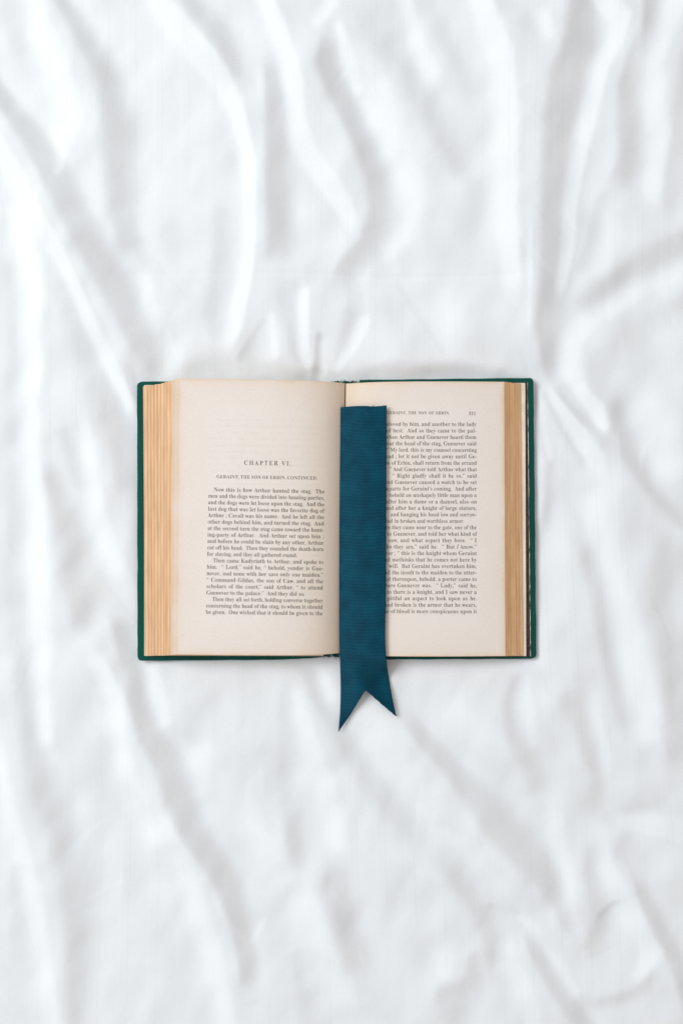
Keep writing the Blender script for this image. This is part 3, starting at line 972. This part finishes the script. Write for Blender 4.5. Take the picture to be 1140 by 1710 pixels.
right_lines = [  # (hidden beginning of the line, x where the rest starts, rest, end)
    ('beloved', 672, 'by him, and another to the lady', 795), ('loved', 655.5, 'best.~And so they came to the pal-', 795),
    ('when', 666, 'Arthur and Guenever heard them', 795), ('about', 660, 'the head of the stag, Guenever said', 795),
    ('“', 651, 'My lord, this is my counsel concerning', 795.5), ('head', 660, '; let it not be given away until Ge-', 795.5),
    ('son', 653.6, 'of Erbin, shall return from the errand', 795.5), ('”', 655.7, 'And Guenever told Arthur what that', 795.5),
    ('', 654.5, '“ Right gladly shall it be so,” said', 795.5), ('and', 658.6, 'Guenever caused a watch to be set', 795.5),
    ('ramparts', 672, "for Geraint's coming.~And after", 795.5), ('they', 649.5, 'beheld an unshapely little man upon a', 795.5),
    ('after', 664.7, 'him a dame or a damsel, also on', 795.5), ('and', 659.7, 'after her a knight of large stature,', 795.5),
    ('', 651.7, 'and hanging his head low and sorrow-', 795.5), ('clad', 658, 'in broken and worthless armor.', 774.5),
    ('Before', 654, 'they came near to the gate, one of the', 795.5), ('', 646, 'to Guenever, and told her what kind of', 795.5),
    ('', 648, 'saw, and what aspect they bore.~“ I', 795.5), ('who', 657, 'they are,” said he.~“ But _ know,”', 795.5),
    ('ever ;', 662.7, '“ this is the knight whom Geraint', 795.5), ('and', 654, 'methinks that he comes not here by', 795.5),
    ('', 649, 'will.~But Geraint has overtaken him,', 795.5), ('and', 654, 'the insult to the maiden to the utter-', 795.5),
    ('And', 654.5, 'thereupon, behold, a porter came to', 795.5), ('where', 662.7, 'Guenever was.~“ Lady,” said he,', 795.5),
    ('to', 656, 'there is a knight, and I saw never a', 795.5), ('', 646, 'pitiful an aspect to look upon as he.', 795.5),
    ('and', 658.6, 'broken is the armor that he wears,', 795.5), ('one', 652, 'of blood is more conspicuous upon it', 795.5)]
pr = Print(RIGHT)
for i, (pre, xs, txt, xe) in enumerate(right_lines):
    y = 711.3 + (1023.8 - 711.3) * i / 29
    pr.line(txt, xs, y, xe, y + 0.3, EM, hscale=0.95)
    if pre:
        w = sum(FONT[c][0] for c in pre if c != ' ') * EM * 0.93 + 2.5 * pre.count(' ')
        pr.line(pre, xs - 2.6 - w, y, xs - 2.6, y, EM)
pr.build('printed_text', page_r, 'thirty lines of small serif type')
pr = Print(RIGHT); pr.line('GERAINT, THE SON OF ERBIN.', 645.5, 691.6, 750.5, 692.0, 7.0, track=0.03, hscale=0.95)
pr.build('running_head', page_r, 'small capitals GERAINT, THE SON OF ERBIN.')
pr = Print(RIGHT); pr.line('311', 782.0, 693.2, 794.0, 693.2, 8.0)
pr.build('page_number', page_r, 'number 311')

# ------------------------------------------------------------------ the ribbon
def ribbon():
    ys = [676, 1000, 1085, 1110, 1150, 1190, 1224]
    xl = interp(np.arange(676, 1226, 0.3), ys, [567.0, 566.5, 567.0, 567.6, 568.5, 567.4, 565.0])
    yy = np.arange(676, 1226, 0.3)
    xr = interp(yy, ys, [645.2, 644.0, 643.6, 646.0, 652.0, 660.0, 668.0])
    nu = 27
    us = np.linspace(0, 1, nu)
    flat_u = [0.0, 0.05, 0.12, 0.25, 0.45, 0.7, 1.0]
    flat_z = [0.0074, 0.0090, 0.0100, 0.0114, 0.0134, 0.0152, 0.0166]
    P = np.zeros((len(yy), nu, 3)); 
    for i, y in enumerate(yy):
        zt = interp(us, flat_u, flat_z)
        k = np.clip((y - (1082 + 9 * us)) / (84.0 - 40 * us), 0, 1); k = k * k * (3 - 2 * k)
        px = xl[i] + (xr[i] - xl[i]) * us
        # the tails rest on the sheet
        zs = np.full(nu, 0.004)
        for _ in range(2):
            xw = (px - 570) * (D - zs) / F; yw = (855 - y) * (D - zs) / F
            zs = sheet_height(xw, yw) + 0.0011
        tail = 0.0016 * math.sin(min(max((y - 1140) / 80, 0), 1) * math.pi) * (0.3 + 0.7 * us)
        tail = tail + 0.0062 * np.exp(-((us - 0.40) / 0.27) ** 2) * math.exp(-((y - 1140) / 36.0) ** 2) + 0.0030 * np.clip(0.35 - us, 0, 1) * math.exp(-((y - 1205) / 26.0) ** 2)
        z = zt * (1 - k) + (zs + tail) * k
        # end at the top, cut and slightly lifted
        z = z + 0.0006 * math.exp(-((y - 676) / 14) ** 2) * us
        rib = 0.00046 * np.abs(np.sin(math.pi * (y + 1.6 * np.sin(us * 3.0) + 2.0 * us * math.exp(-((y - 690) / 120) ** 2)) / 2.42)) ** 0.8
        edge = np.where((us < 0.02) | (us > 0.98), 0.00012, 0.0)
        for j in range(nu):
            P[i, j] = W(px[j], y, z[j] + rib[j] * (0.6 if edge[j] else 1) + edge[j])
    return yy, us, xl, xr, P

yy, us, xl, xr, P = ribbon()
def top_cut(u): return 680.2 - 1.9 * np.sin(min(u, 0.62) / 0.62 * math.pi * 0.62) * 1.3 + (1.2 if u > 0.63 else 0) - (1.8 * (u - 0.63) / 0.37 if u > 0.63 else 0)
def tail_cut(u):
    # swallow-tail: left point, notch, right point
    if u < 0.49: return 1222 - (1222 - 1152) * (u / 0.49) ** 0.92
    return 1152 + (1196.5 - 1152) * ((u - 0.49) / 0.51) ** 1.08
nr, nu = P.shape[:2]
# squeeze the first and last rows of every column onto the cut lines
Q = []
for j, u in enumerate(us):
    a, b = top_cut(u), tail_cut(u)
    Q.append((a, b))
rows_in = []
idx = -np.ones((nr, nu), dtype=int)
V = []
for j in range(nu):
    a, b = Q[j]
    for i in range(nr):
        if a <= yy[i] <= b:
            idx[i, j] = len(V); V.append(P[i, j])
def row_pt(j, y):
    f = (y - yy[0]) / 0.3; i = int(f); t = f - i
    return P[i, j] * (1 - t) + P[min(i + 1, nr - 1), j] * t
Fc = []
top_i = [int(np.argmax(idx[:, j] >= 0)) for j in range(nu)]
bot_i = [int(nr - 1 - np.argmax(idx[::-1, j] >= 0)) for j in range(nu)]
tip_t = []; tip_b = []
for j in range(nu):
    tip_t.append(len(V)); V.append(row_pt(j, Q[j][0] - 0.02))
    tip_b.append(len(V)); V.append(row_pt(j, Q[j][1] + 0.02))
def column(j): return [(Q[j][0], tip_t[j])] + [(yy[i], idx[i, j]) for i in range(top_i[j], bot_i[j] + 1)] + [(Q[j][1], tip_b[j])]
for j in range(nu - 1):
    A, B = column(j), column(j + 1)
    ia = ib = 0
    while ia < len(A) - 1 or ib < len(B) - 1:
        ca = ia < len(A) - 1; cb = ib < len(B) - 1
        if ca and cb and abs(A[ia + 1][0] - B[ib + 1][0]) < 1e-6 and abs(A[ia][0] - B[ib][0]) < 0.33:
            Fc.append((A[ia][1], A[ia + 1][1], B[ib + 1][1], B[ib][1])); ia += 1; ib += 1
        elif ca and (not cb or A[ia + 1][0] <= B[ib + 1][0]):
            Fc.append((A[ia][1], A[ia + 1][1], B[ib][1])); ia += 1
        else:
            Fc.append((A[ia][1], B[ib + 1][1], B[ib][1])); ib += 1
rib = link('ribbon_bookmark', V, Fc, M_ribbon)
fix_normals(rib)
if sum(p.normal.z for p in rib.data.polygons) < 0:
    rib.data.flip_normals()
sol = rib.modifiers.new('thickness', 'SOLIDIFY'); sol.thickness = 0.00028; sol.offset = -1
rib['label'] = 'teal grosgrain ribbon bookmark with a swallow-tail end laid along the gutter'
rib['category'] = 'bookmark'

# a few loose threads at the cut ends
V, Fc = [], []
for k in range(16):
    if k < 6: bx, by = random.uniform(600, 644), 678.0; dirx, diry = random.uniform(-0.6, 0.6), -1
    elif k < 11: bx, by = random.uniform(564.6, 567.0), random.uniform(1217, 1221); dirx, diry = random.uniform(-1.0, 0.6), 0.7
    else: bx, by = random.uniform(658, 661), random.uniform(1192, 1195); dirx, diry = random.uniform(0.2, 1.0), 0.7
    ln = random.uniform(1.2, 3.4)
    base = min(rib.data.vertices, key=lambda q: (q.co.x - (bx - 570) * (D - 0.006) / F) ** 2 + (q.co.y - (855 - by) * (D - 0.006) / F) ** 2).co.copy() if k % 5 == 0 or k in (6, 11) else base
    pts = []
    for s in range(4):
        u = s / 3
        pts.append((base.x + (dirx + 0.5 * u) * ln * u * D / F + (k % 5) * 0.00025 * (1 if k < 6 else 0.3), base.y - diry * ln * u * D / F, base.z - 0.0001 + 0.0003 * u))
    v, f = tube(pts, 0.00008)
    off = len(V); V += v; Fc += [tuple(q + off for q in g) for g in f]
fe = link('frayed_end', V, Fc, M_ribbon, rib)
fe['kind'] = 'stuff'
